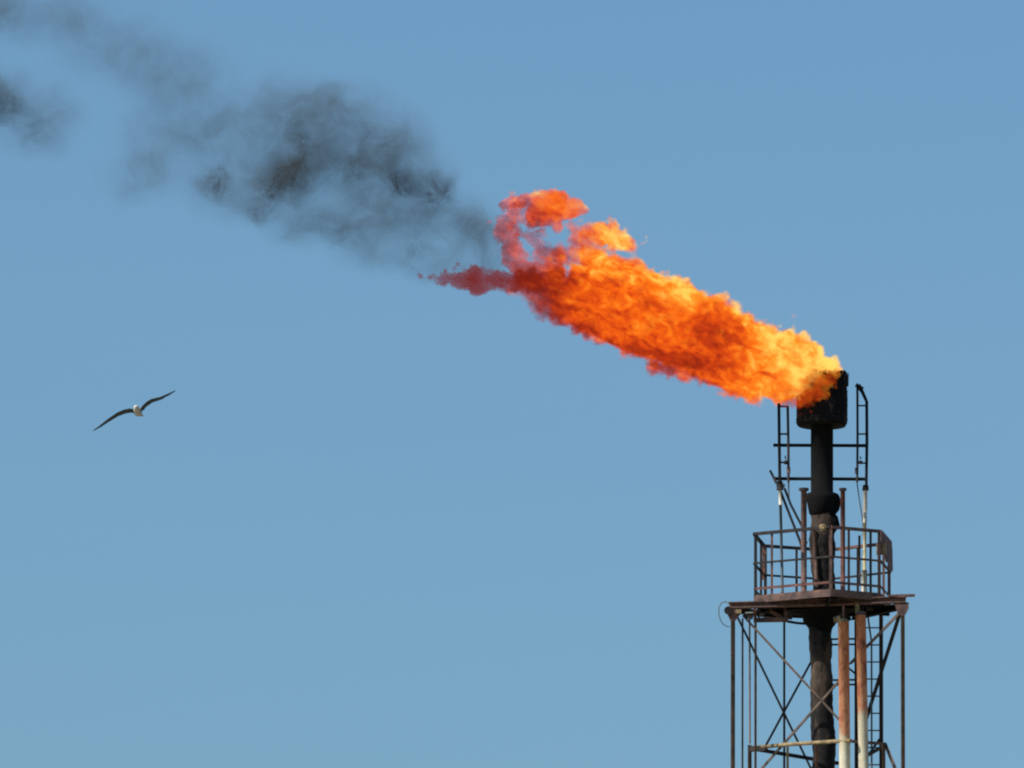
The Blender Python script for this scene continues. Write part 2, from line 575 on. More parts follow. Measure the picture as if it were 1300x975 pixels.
# ------------------------------------------------------------------ things standing on the platform
for nm, x, rr, cw, yy, ytop, mt, lb in (('l', 1020.5, 3.7, 12.5, -.55, 622, M['brown'], 'brown capped standpipe left of the sooty stack pipe'),
                                     ('r', 1070, 3.0, 9.5, -.35, 622, M['red'], 'red-brown capped standpipe right of the sooty stack pipe')):
    b = at(x, 700, yy)
    b.z = Z_DECK - .02
    t = thing('standpipe', lb, 'pipe', b, 'capped standpipes either side of the stack')
    ztop = at(x, ytop, yy).z
    MB().tube([b, (b.x, b.y, ztop)], rr * PX, 14).build('pole', mt, t)
    MB().tube([(b.x, b.y, ztop - .012), (b.x, b.y, ztop + .03)], cw / 2 * PX, 16).build('cap_plate', M['dark'], t)

fl = at(1045, 669, -1.32)
t = thing('floodlight', 'small pale round lamp on the front rail before the stack', 'lamp', (fl.x, fl.y, Z_TOP))
MB().tube([fl + Vector((0, .10, .02)), fl + Vector((0, .03, 0)), fl + Vector((-.01, -.05, -.01))], [.04, .06, .065], 16).build('housing', M['tan'], t)
MB().tube([fl + Vector((-.012, -.045, -.01)), fl + Vector((-.016, -.075, -.014))], [.06, .035], 16).build('lens', M['tan'], t)
MB().tube([fl + Vector((0.02, .02, -.02)), fl + Vector((.03, .05, -.12))], .018, 8).build('bracket', M['brown'], t)

# pilot burner lines left and right of the tip
def pilot(name, label, base_px, base_py, yy):
    b = at(base_px, base_py, yy)
    b.z = Z_DECK - .02
    return thing(name, label, 'pilot burner', b, 'pilot burner lines beside the tip')
y0 = -.05
t = pilot('pilot_burner', 'left pilot burner line, its thin frame top in the flame', 991, 745, y0)
MB().tube([at(988.8, 512, y0), at(989.3, 560, y0), at(990, 612, y0)], .028, 10).build('upright', M['soot'], t)
MB().tube([at(1000, 515, y0), at(1000.8, 560, y0), at(1001, 612, y0)], .024, 10).build('upright', M['dark'], t)
for yy in (516, 551, 587):
    MB().bar(at(989, yy, y0), at(1001, yy, y0), .03, .03).build('rung', M['soot'], t)
MB().ball(at(997.5, 587, y0 - .03), .05, 10, (1, 1, .8)).tube([at(997, 583, y0 - .03), at(997, 578.5, y0 - .03)], .012, 6).build('clamp', M['dark'], t)
MB().tube([at(1001, 593, y0), at(1001, 601, y0)], .034, 8).build('nozzle', M['brown'], t)
MB().tube([at(990, 611, y0), at(990.3, 622, y0)], [.05, .065], 10).tube([at(986, 615, y0), at(996.5, 617, y0)], .035, 8).build('valve', M['dark'], t)
MB().tube([at(990.4, 622, y0), at(990.8, 641, y0)], .03, 10).build('sleeve', M['cream'], t)
MB().tube([at(990.8, 640, y0), at(992.2, 700, y0), (at(993.5, 745, y0).x, y0, Z_DECK - .02)], .026, 10).build('pole', M['grey'], t)
MB().tube([at(977.5, 597, y0), at(986, 614, y0)], [.02, .026], 8).build('lever', M['dark'], t)
MB().tube([at(991, 624, y0), at(1003, 655, y0), at(1016, 688, y0), at(1022, 712, y0)], .024, 8).build('gas_line', M['dark'], t)
MB().tube([at(996, 620, y0), at(1004, 641, y0), at(1018, 668, y0), at(1024, 690, y0)], .022, 8).build('gas_line', M['dark'], t)
MB().tube([at(1001, 612, y0), at(1001.5, 632, y0)], .014, 6).build('gas_line', M['grey'], t)
t = pilot('pilot_burner', 'right pilot burner line with slanted top on a cream pole', 1098, 738, y0)
MB().tube([at(1088.5, 492, y0), at(1088.7, 560, y0), at(1088.2, 612, y0)], .022, 10).build('upright', M['dark'], t)
MB().tube([at(1089.5, 489, y0), at(1095, 498, y0), at(1100.3, 510, y0), at(1100.6, 560, y0), at(1099.8, 616, y0)], [.045, .032, .028, .028, .026], 10).build('upright', M['soot'], t)
MB().bar(at(1086.5, 488.5, y0), at(1095.5, 494, y0), .09, .06).build('burner_head', M['soot'], t)
for yy in (515, 551, 588):
    MB().bar(at(1088.5, yy, y0), at(1100.5, yy, y0), .026, .026).build('rung', M['dark'], t)
MB().ball(at(1092.5, 587, y0 - .03), .045, 10, (1, 1, .8)).tube([at(1092.5, 583, y0 - .03), at(1092.5, 579.5, y0 - .03)], .012, 6).build('clamp', M['dark'], t)
MB().tube([at(1087.6, 594, y0), at(1087.6, 601, y0)], .033, 8).build('nozzle', M['dark'], t)
MB().tube([at(1099, 616, y0), at(1098.7, 622.5, y0)], [.05, .062], 12).build('valve', M['soot'], t)
MB().tube([at(1098.6, 622, y0), at(1098, 664, y0)], .036, 12).build('pole', M['cream'], t)
MB().tube([at(1098, 664, y0), at(1097.4, 725, y0)], .03, 12).build('pole', M['yellow'], t)
MB().tube([at(1097.4, 724, y0), (at(1097, 738, y0).x, y0, Z_DECK - .02)], .052, 12).build('pole_base', M['cream'], t)
MB().tube([at(1088, 612, y0), at(1091, 635, y0), at(1095.5, 662, y0), at(1095.8, 680, y0)], .011, 6).build('gas_line', M['grey'], t)
MB().tube([at(1091, 680, y0 + .2), at(1091, 742, y0 + .2)], .022, 8).build('conduit_or_sunlit_strip', M['leg'], t)

# ------------------------------------------------------------------ support tower
tower = thing('support_tower', 'rusty steel lattice tower carrying the railed platform and the stack', 'tower', (0, 0, 0))
YL, YR = -.45, -.98
YQ, YW = .95, .9                                  # the two rear legs
def vertical(px, py, Y, r, mat, name='leg', ztop_dz=0.0, n=12):
    p = at(px, py, Y)
    return MB().tube([(p.x, p.y, 0), (p.x, p.y, p.z + ztop_dz)], r, n).build(name, mat, tower)
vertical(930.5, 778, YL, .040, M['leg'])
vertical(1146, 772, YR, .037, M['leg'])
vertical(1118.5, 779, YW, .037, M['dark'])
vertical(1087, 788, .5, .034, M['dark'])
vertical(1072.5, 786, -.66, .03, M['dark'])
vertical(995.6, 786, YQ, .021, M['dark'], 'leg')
vertical(942.7, 785, -.2, .018, M['leg'], 'conduit_or_sunlit_strip', 0, 8)
vertical(959.2, 776, -.35, .022, M['leg'], 'conduit_or_sunlit_strip', 0, 8)
# cross beam under the platform, left leg to right leg
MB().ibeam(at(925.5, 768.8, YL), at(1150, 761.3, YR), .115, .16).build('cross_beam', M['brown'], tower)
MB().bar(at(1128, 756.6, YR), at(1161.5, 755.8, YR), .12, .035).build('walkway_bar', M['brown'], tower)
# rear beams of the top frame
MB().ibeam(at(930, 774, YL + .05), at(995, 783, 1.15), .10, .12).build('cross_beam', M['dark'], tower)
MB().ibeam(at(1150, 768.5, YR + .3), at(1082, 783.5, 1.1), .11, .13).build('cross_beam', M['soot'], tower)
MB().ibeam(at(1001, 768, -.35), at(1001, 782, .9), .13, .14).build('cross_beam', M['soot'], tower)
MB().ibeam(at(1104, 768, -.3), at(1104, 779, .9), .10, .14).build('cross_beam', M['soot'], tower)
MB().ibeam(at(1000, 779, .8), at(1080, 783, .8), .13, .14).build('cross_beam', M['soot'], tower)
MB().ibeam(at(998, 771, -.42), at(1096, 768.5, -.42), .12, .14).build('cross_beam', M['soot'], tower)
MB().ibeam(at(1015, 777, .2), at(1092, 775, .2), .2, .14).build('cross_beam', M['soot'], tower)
# small truss bracket on the left
yb = -.3
MB().bar(at(957, 787.3, yb), at(1000.5, 786.7, yb), .1, .075).build('truss_chord', M['brown'], tower)
MB().bar(at(997.3, 767, yb), at(997.3, 790, yb), .06, .055).build('truss_post', M['brown'], tower)
MB().bar(at(958.5, 770, yb), at(958.5, 790.5, yb), .05, .045).build('truss_post', M['red'], tower)
MB().bar(at(962, 783, yb + .03), at(976, 775, yb + .03), .05, .05).build('truss_web', M['dark'], tower)
MB().bar(at(976, 775, yb + .03), at(992, 783.5, yb + .03), .05, .06).build('truss_web', M['brown'], tower)
MB().bar(at(961, 774.5, yb + .12), at(995, 775.5, yb + .12), .05, .12).build('truss_panel', M['soot'], tower)
MB().tube([at(1000, 789, .1), at(1012, 791, .15), at(1026, 792, .2)], .024, 8).build('tie_rod', M['dark'], tower)
# corner joints
gm = MB()
c = at(930.5, 778, YL - .06)
gm.sheet([c + Vector(q) for q in ((-.09, 0, .08), (.12, 0, .08), (.14, 0, -.02), (.05, 0, -.14), (-.05, 0, -.14), (-.11, 0, 0))], (0, 1, 0), .014)
gm.build('gusset_plate', M['brown'], tower)
MB().sheet([at(1136, 767.5, YR - .06), at(1154, 767, YR - .06), at(1152.5, 775, YR - .06), at(1149, 781, YR - .06), at(1143.5, 782, YR - .06), at(1139.5, 778, YR - .06)], (0, 1, 0), .014).build('gusset_plate', M['brown'], tower)
MB().tube([at(924.5, 775, YL - .12), at(924.5, 775, YL + .08)], .075, 16).build('pulley', M['dark'], tower)
MB().bar(at(934, 776.5, YL - .1), at(941, 776.5, YL - .1), .08, .07).build('lamp_bracket', M['tan'], tower)
MB().bar(at(946, 778, YL - .05), at(956, 777.5, YL - .05), .03, .03).build('lamp_bracket', M['cream'], tower)
MB().bar(at(944, 781, YL - .02), at(956, 784, YL - .02), .06, .07).build('lamp_bracket', M['dark'], tower)

def brace(x0, y0_, Y0, x1, y1, Y1, w, mat):
    return MB().angle(at(x0, y0_, Y0), at(x1, y1, Y1), w).build('brace', mat, tower)
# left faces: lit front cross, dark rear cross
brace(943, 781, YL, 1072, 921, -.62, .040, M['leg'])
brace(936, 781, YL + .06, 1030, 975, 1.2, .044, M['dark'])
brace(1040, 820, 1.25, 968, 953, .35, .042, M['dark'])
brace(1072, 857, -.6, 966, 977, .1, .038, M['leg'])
# right faces
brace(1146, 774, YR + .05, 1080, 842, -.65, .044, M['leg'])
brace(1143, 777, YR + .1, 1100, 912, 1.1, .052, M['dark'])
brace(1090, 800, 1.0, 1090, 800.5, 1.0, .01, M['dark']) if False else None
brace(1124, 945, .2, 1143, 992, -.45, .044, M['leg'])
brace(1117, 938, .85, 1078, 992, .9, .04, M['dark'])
for yy in (811, 818, 863, 869):
    MB().bar(at(1052, yy + .5, .55), at(1088, yy, .55), .03, .032).build('strut', M['dark'], tower)
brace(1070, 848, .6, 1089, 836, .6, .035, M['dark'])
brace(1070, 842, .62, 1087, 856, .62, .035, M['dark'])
MB().bar(at(1086, 814.5, .8), at(1120, 812.5, .8), .03, .03).build('strut', M['dark'], tower) if False else None
# middle frame ring
MB().tube([at(953, 949.5, .3), at(1000, 945.2, -.25), at(1080, 940, -1.0)], .036, 10).build('ring_beam', M['tan'], tower)
MB().bar(at(958, 951, .3), at(1064, 969, 1.2), .06, .06).build('ring_beam', M['dark'], tower)
MB().bar(at(1080, 941, -1.0), at(1124, 944.5, .2), .05, .05).build('ring_beam', M['brown'], tower)
MB().bar(at(1124, 946, .25), at(1090, 965, 1.2), .05, .05).build('ring_beam', M['dark'], tower)
vertical(951.8, 946, .32, .036, M['brown'])
vertical(1036.5, 946, -.55, .026, M['brown'], 'ring_post')
vertical(999.8, 948, -.2, .022, M['tan'], 'ring_post')
vertical(1122, 946, .2, .03, M['leg'], 'ring_post')
p0, p1 = at(951.6, 781, .32), at(952, 944, .32)
MB().tube([p1, p0], .017, 8).build('conduit_or_sunlit_strip', M['leg'], tower)
MB().bar(at(953, 951, .28), at(973, 950, .1), .1, .09).build('gusset_plate', M['dark'], tower)
# bracing below the frame of the picture, down to the ground
for k in range(9):
    za, zb = 3.0 * k + .1, 3.0 * k + 2.9
    L0, R0 = at(930.5, 900, YL), at(1146, 900, YR)
    F0, B0 = Vector((.35, -.95, 0)), at(1087, 900, 1.0)
    if zb > at(1046, 985).z:
        continue
    for a_, b_ in ((L0, F0), (F0, R0), (L0, B0), (B0, R0)):
        MB().angle((a_.x, a_.y, za), (b_.x, b_.y, zb), .042).build('brace', M['leg'], tower)
        MB().angle((b_.x, b_.y - .05, za), (a_.x, a_.y - .05, zb), .042).build('brace', M['leg'], tower)

# ------------------------------------------------------------------ rusty drop pipes
for x0, x1, rr, ytop, zs_, lb, nm in ((1070.8, 1072.5, 7.0, 789, 936, 'rusty drop pipe with capped top nearest the stack, cream paint low down', 0),
                                      (1092.8, 1096.5, 6.4, 778, 906, 'rusty drop pipe right of its twin, nearest the ladder', 1)):
    Y = -.85
    p = at(x0, ytop, Y)
    q = at(x1, 975, Y)
    lean = (q.x - p.x) / (q.z - p.z)
    base = Vector((q.x + .02, Y, 0))
    t = thing('drop_pipe', lb, 'pipe', base, 'rusty drop pipes in front of the stack')
    MB().tube([base, q, p], [rr * PX] * 3, 24).build('pipe', pipe_mat('burnt_pipe', at(1070, zs_, Y).z), t)
    if nm == 0:
        MB().ball(p + Vector((-.005, 0, .0)), rr * PX * 1.08, 16, (1, 1, .62)).tube([at(1058.5, 787, Y), at(1067, 785.5, Y)], .06, 12).build('end_cap', M['tan'], t)
        MB().tube([p, (p.x, p.y, Z_FAS - .05)], .022, 8).build('hanger_rod', M['brown'], t)
    else:
        MB().tube([p + Vector((-.055, 0, -.02)), at(1088.2, 769, Y), (at(1088.2, 769, Y).x, Y, Z_FAS - .02)], [.045, .04, .04], 12).build('stem', M['tan'], t)
        MB().tube([p - Vector((0, 0, .05)), p, p + Vector((0, 0, .03))], [rr * PX * 1.02, rr * PX * 1.06, rr * PX * .7], 20).build('end_cap', M['brown'], t)

# ------------------------------------------------------------------ ladder
Yd = .75
pl, pr = at(1106.5, 870, Yd), at(1116, 870, Yd)
ladder = thing('ladder', 'narrow dark ladder inside the right rear of the tower', 'ladder', (pl.x, Yd, 0))
ztop = at(1106, 772, Yd).z
zb = at(1106, 815, Yd).z
MB().tube([(pl.x, Yd, 0), (pl.x, Yd, zb), at(1101, 777, Yd)], .017, 8).build('stringer', M['grey'], ladder)
MB().tube([(pr.x + .03, Yd, 0), (pr.x + .03, Yd, ztop)], .02, 8).build('stringer', M['dark'], ladder)
zr, k = at(1110, 797, Yd).z, 0
first = None
while zr > .2:
    if first is None:
        first = MB().tube([(pl.x - .1, Yd, zr), (pr.x + .03, Yd, zr)], .013, 6).build('rung', M['grey'], ladder)
        z_first = zr
    else:
        c = first.copy()
        col.objects.link(c)
        c.parent = ladder
        c.location = (0, 0, zr - z_first)
    zr -= 22 * PX
    k += 1

# ------------------------------------------------------------------ wire loop
pts = [at(x, y, YL - .1) for x, y in ((925, 766), (920, 763.5), (915.5, 766), (912.6, 772), (912.6, 779), (914.2, 786), (917.5, 792), (922, 795), (927, 795.5))]
wl = MB().tube(pts, .009, 6).build('wire_loop', M['grey'])
wl['label'], wl['category'] = 'thin grey wire loop hanging off the left end of the beam', 'wire'
base = pts[0].copy()
me = wl.data
me.transform(Matrix.Translation(-base))
wl.location = base

# ------------------------------------------------------------------ gull
GB = at(175, 523.5, -12.0)
def build_gull():
    h = .0065
    lo, hi = (-.86, -.32, -.46), (.80, .36, .50)
    n, G = grid(lo, hi, h)
    X, Y, Z = G
    # body runs along Y: head towards -Y (coming nearer), tail away
    F = round_cone(G, (0, .02, 0), (0, -.12, .012), .056, .047)
    F = smax(F, round_cone(G, (0, -.12, .012), (0, -.205, .032), .05, .042), .03)
    F = smax(F, round_cone(G, (0, .02, 0), (0, .20, .012), .058, .022), .04)
    tl = np.maximum(0, Y - .16)
    tail = np.minimum(np.minimum(.011 - np.abs(Z - .014), .032 + .22 * tl - np.abs(X)), np.minimum(Y - .14, .29 - Y))
    F = smax(F, tail, .012)
    # wings: (x, z, y leading, chord, thickness)
    for side in (-1, 1):
        if side < 0:
            st = [(.03, .02, -.075, .15, .024), (.13, .035, -.10, .165, .02), (.24, .012, -.105, .165, .017), (.35, -.035, -.095, .155, .014),
                  (.50, -.125, -.05, .13, .012), (.65, -.225, .01, .09, .010), (.775, -.30, .065, .035, .009)]
        else:
            st = [(.03, .02, -.075, .15, .024), (.09, .08, -.10, .165, .02), (.16, .15, -.105, .165, .017), (.24, .20, -.095, .15, .014),
                  (.38, .245, -.05, .125, .011), (.51, .32, .01, .09, .010), (.625, .39, .065, .035, .009)]
        A = np.array(st)
        ax = np.abs(X) * (np.sign(X) == side) - 1.0 * (np.sign(X) != side)
        zc, yl, ch, th = (np.interp(ax, A[:, 0], A[:, i]) for i in (1, 2, 3, 4))
        zc = zc - .15 * (Y - yl - .04)
        u = np.clip((Y - yl) / np.maximum(ch, .01), 0, 1)
        camb = .10 * ch * (u * (1 - u) * 3 - u * .35)
        prof = th * (np.sqrt(np.clip(u, 0, 1)) * (1 - u) * 1.9 + .14) * .62
        wing = np.minimum(prof - np.abs(Z - zc - camb), np.minimum(np.minimum(Y - yl, yl + ch - Y), np.minimum(ax - .0, A[-1, 0] - ax)))
        F = smax(F, wing, .012)
    return surface_nets(F, lo, h)

m, n_, l_ = new_mat('gull_plumage')
out = n_.new('ShaderNodeOutputMaterial')
bs = n_.new('ShaderNodeBsdfPrincipled')
tc = n_.new('ShaderNodeTexCoord')
sp = n_.new('ShaderNodeSeparateXYZ')
l_.new(tc.outputs['Object'], sp.inputs[0])
ab = math_node(n_, l_, 'ABSOLUTE', sp.outputs['X'])
nz = noise(n_, l_, tc.outputs['Object'], 30, 3, .6)
ab = math_node(n_, l_, 'MULTIPLY_ADD', nz.outputs['Fac'], .02, ab)
rp = ramp(n_, [(0.0, (.54, .50, .45)), (.052, (.54, .50, .45)), (.078, (.045, .057, .063)), (.45, (.048, .055, .068)), (.62, (.02, .02, .022))])
l_.new(ab, rp.inputs['Fac'])
l_.new(rp.outputs[0], bs.inputs['Base Color'])
bs.inputs['Roughness'].default_value = .8
l_.new(bs.outputs[0], out.inputs['Surface'])
V, Q = build_gull()
gull = mesh_from_arrays('gull', V, Q, m, None)
gull.location = GB
gull.rotation_euler = (R(-5), 0, R(-6))
gull['label'], gull['category'] = 'gull gliding with wings spread, dark wings and white body', 'bird'
def gull_part(mb, name, mat):
    o = mb.build(name, mat)
    o.parent = gull
    return o
gull_part(MB().tube([(0, -.235, .03), (0, -.268, .026), (0, -.292, .014)], [.016, .011, .003], 8), 'beak', M['yellow'])
for s in (-1, 1):
    gull_part(MB().ball((s * .034, -.215, .044), .007, 8), 'eye', M['soot'])

# ------------------------------------------------------------------ flame
def vol_mat(name, step=0.1):
    m, n, l = new_mat(name)
    out = n.new('ShaderNodeOutputMaterial')
    m.cycles.volume_step_rate = step
    tc = n.new('ShaderNodeTexCoord')
    return m, n, l, out, tc.outputs['Object']

tipw = at(1046, 480, 0)
flame = thing('flame', 'big orange flame blown to the left off the stack tip', 'flame', (0, 0, zt1))
AX = (at(680, 330, 0) - at(1046, 480, 0))
AXL = AX.length
AXN = AX / AXL
UPN = Vector((AXN.z, 0, -AXN.x)) if AXN.x < 0 else Vector((-AXN.z, 0, AXN.x))

def flame_mat(name, dens, heat, tailcool, gap, contrast=1.0, gap0=-.15, rim=True):
    m, n, l, out, P = vol_mat(name, 0.085)
    def dot(v):
        d = n.new('ShaderNodeVectorMath')
        d.operation = 'DOT_PRODUCT'
        l.new(P, d.inputs[0])
        d.inputs[1].default_value = v
        return d.outputs['Value']
    s = math_node(n, l, 'MULTIPLY', dot(AXN), 1 / AXL)          # 0 at the tip, 1 at the far end
    u = dot(UPN)                                                # across the flame, metres
    al = n.new('ShaderNodeVectorMath')                          # eddies drawn out along the wind
    al.operation = 'SCALE'
    al.inputs[0].default_value = AXN
    l.new(math_node(n, l, 'MULTIPLY', s, -.33 * AXL), al.inputs['Scale'])
    pe = n.new('ShaderNodeVectorMath')
    pe.operation = 'ADD'
    l.new(P, pe.inputs[0])
    l.new(al.outputs[0], pe.inputs[1])
    P0, P = P, pe.outputs[0]
    big = noise(n, l, P, 0.95, 2, .5, .6)
    mid = noise(n, l, P, 2.6, 5, .62, 1.1)
    fine = noise(n, l, P, 9.5, 3, .6, .5)
    T = math_node(n, l, 'MULTIPLY_ADD', big.outputs['Fac'], 1.1 * contrast, heat - .5 * 1.1 * contrast)
    a = math_node(n, l, 'MULTIPLY_ADD', mid.outputs['Fac'], 1.7 * contrast, -.85 * contrast)
    T = math_node(n, l, 'ADD', T, a)
    a = math_node(n, l, 'MULTIPLY_ADD', fine.outputs['Fac'], 1.0, -.5)
    T = math_node(n, l, 'ADD', T, a)
    T = math_node(n, l, 'MULTIPLY_ADD', u, .30, T)
    sc_ = math_node(n, l, 'SUBTRACT', s, .45)
    T = math_node(n, l, 'MULTIPLY_ADD', sc_, -tailcool, T)
    near = math_node(n, l, 'MULTIPLY_ADD', s, -3.2, .95, clamp=True)
    T = math_node(n, l, 'MULTIPLY_ADD', near, .16, T)
    far = math_node(n, l, 'MULTIPLY_ADD', s, 3.0, -2.5, clamp=True)
    T = math_node(n, l, 'MULTIPLY_ADD', far, -tailcool * .5, T)
    rp = ramp(n, [(0.0, (.20, .014, .006)), (.2, (.50, .034, .007)), (.42, (.93, .105, .007)), (.6, (1.05, .22, .010)), (.78, (1.15, .46, .045)), (.95, (1.25, .80, .16))])
    l.new(T, rp.inputs['Fac'])
    # density: torn towards the far end
    g_ = math_node(n, l, 'MULTIPLY_ADD', s, gap, gap0)
    g_ = math_node(n, l, 'MAXIMUM', g_, 0.0)
    dn = noise(n, l, P, 1.7, 4, .6, .8)
    d1 = math_node(n, l, 'SUBTRACT', dn.outputs['Fac'], g_)
    d1 = math_node(n, l, 'MULTIPLY_ADD', d1, 6.0, -1.2, clamp=True)
    d1 = math_node(n, l, 'MULTIPLY', d1, dens)
    if rim:                                                     # the fire thins out along the wall of the tip
        sp_ = n.new('ShaderNodeSeparateXYZ')
        l.new(P0, sp_.inputs[0])
        k1 = math_node(n, l, 'MULTIPLY_ADD', sp_.outputs['Z'], -2.6, -.10, clamp=True)
        k2 = math_node(n, l, 'MULTIPLY_ADD', sp_.outputs['X'], 2.0, 1.15, clamp=True)
        kk = math_node(n, l, 'MULTIPLY', k1, k2)
        kk = math_node(n, l, 'MULTIPLY_ADD', kk, -1.5, 1.0, clamp=True)
        kk = math_node(n, l, 'MAXIMUM', kk, .04)
        d1 = math_node(n, l, 'MULTIPLY', d1, kk)
    ab_ = n.new('ShaderNodeVolumeAbsorption')
    ab_.inputs['Color'].default_value = (0, 0, 0, 1)
    l.new(d1, ab_.inputs['Density'])
    em = n.new('ShaderNodeEmission')
    l.new(rp.outputs[0], em.inputs['Color'])
    l.new(d1, em.inputs['Strength'])
    ad = n.new('ShaderNodeAddShader')
    l.new(ab_.outputs[0], ad.inputs[0])
    l.new(em.outputs[0], ad.inputs[1])
    l.new(ad.outputs[0], out.inputs['Volume'])
    return m

def flame_mesh(name, chains, carve, mat, h, amp, seed, pad=.35, sy=1.0, grow=0.0):
    pts = [at(x, y, Y) for ch in chains for x, y, r, Y in ch]
    rmax = max(r for ch in chains for _, _, r, _ in ch) * PX
    lo = [min(p[a] for p in pts) - rmax - pad for a in range(3)]
    hi = [max(p[a] for p in pts) + rmax + pad for a in range(3)]
    n, G = grid(lo, hi, h)
    F = None
    for ch in chains:
        C = None
        for (x0, y0_, r0_, Y0), (x1, y1, r1, Y1) in zip(ch[:-1], ch[1:]):
            d = round_cone(G, at(x0, y0_, Y0), at(x1, y1, Y1), r0_ * PX, r1 * PX, sy)
            C = d if C is None else smax(C, d, .08)
        F = C if F is None else smax(F, C, .05)
    b1 = np.abs(fft_noise(n, h, .28, .95, 1.6, seed))
    b2 = np.abs(fft_noise(n, h, .10, .30, 1.5, seed + 1))
    b3 = fft_noise(n, h, .05, .14, 1.4, seed + 2)
    F += amp * (.075 * (b1 - .8) + .035 * (b2 - .8) + .016 * b3)
    for x, y, rx, ry, ang in carve:
        c = at(x, y, 0)
        ca, sa = math.cos(R(ang)), math.sin(R(ang))
        dx, dz = G[0] - c.x, G[2] - c.z
        a_, b_ = (dx * ca + dz * sa) / (rx * PX), (-dx * sa + dz * ca) / (ry * PX)
        hole = (np.sqrt(a_**2 + b_**2) - 1) * min(rx, ry) * PX + .05 * (b1 - .8) + .03 * (b2 - .8)
        F = np.minimum(F, hole)
    V, Q = surface_nets(F + grow, lo, h)
    return mesh_from_arrays(name, V, Q, mat, flame)

body = [(1068, 471, 5, 0), (1054, 470, 13, -.05), (1030, 473, 29, -.18), (1000, 469, 40, -.2), (950, 457, 47, -.08), (900, 431, 50, 0), (850, 409, 53, 0),
        (800, 393, 51, 0), (760, 382, 45, 0), (725, 374, 38, 0), (695, 371, 28, 0), (668, 360, 16, 0)]
lick = [(742, 300, 13, 0), (765, 297, 15, -.05), (786, 304, 14, -.1), (805, 313, 6, -.1)]
fold = [(742, 318, 12, 0), (760, 340, 24, 0), (805, 352, 20, 0), (838, 370, 16, 0)]
stub = [(706, 330, 9, 0), (703, 352, 18, 0)]
crest = [(1036, 446, 8, .05), (1003, 429, 8, 0), (985, 440, 12, 0), (940, 408, 10, 0)]
hem = [(832, 466, 9, 0), (870, 470, 12, 0)]
chains = [body, lick, fold, stub, crest, hem]
carved = [(722, 338, 6, 26, -18), (720, 305, 18, 16, 0), (781, 322, 15, 3.5, 0)]
flame_mesh('flame_body', chains, carved, flame_mat('flame_fire', 7.2, .56, .66, 1.1, gap0=-.74), .028, .95, 11)
flame_mesh('flame_fringe', chains, carved, flame_mat('fringe_fire', 2.8, .52, .25, .0, gap0=.10), .028, 1.1, 11, grow=.035)
flame_mesh('flame_skirt', [[(1066, 472, 4, -.40), (1052, 482, 10, -.48), (1038, 490, 17, -.48), (1024, 498, 17, -.46), (1008, 503, 13, -.42), (990, 503, 9, -.35)]],
           [], flame_mat('skirt_fire', 3.0, .38, 0, .0, gap0=.17, rim=False), .024, 1.0, 17)
flame_mesh('flame_curl', [[(678, 281, 11, 0), (688, 268, 20, 0), (704, 263, 22, 0), (724, 264, 14, 0), (744, 267, 5, 0)], [(692, 250, 11, 0), (664, 255, 10, 0), (641, 262, 6, 0)]],
           [], flame_mat('curl_fire', 6.5, .30, .2, .0, gap0=.03), .022, .7, 23)
flame_mesh('flame_wisp', [[(655, 264, 10, 0), (643, 290, 14, 0), (650, 320, 16, 0), (664, 345, 18, 0)], [(722, 284, 9, 0), (736, 302, 12, 0), (722, 330, 10, 0)],
                          [(676, 298, 8, 0), (690, 332, 13, 0), (730, 322, 14, 0)]],
           [], flame_mat('wisp_fire', 3.8, .30, .15, .0, gap0=.12), .026, 1.2, 37)
flame_mesh('flame_tongue', [[(676, 358, 18, 0), (640, 358, 11, 0), (600, 356, 14, 0), (566, 353, 9, 0), (534, 352, 3, 0)]],
           [], flame_mat('tongue_fire', 6.5, -.14, .0, .0, 1.5, gap0=.08), .022, .85, 41)

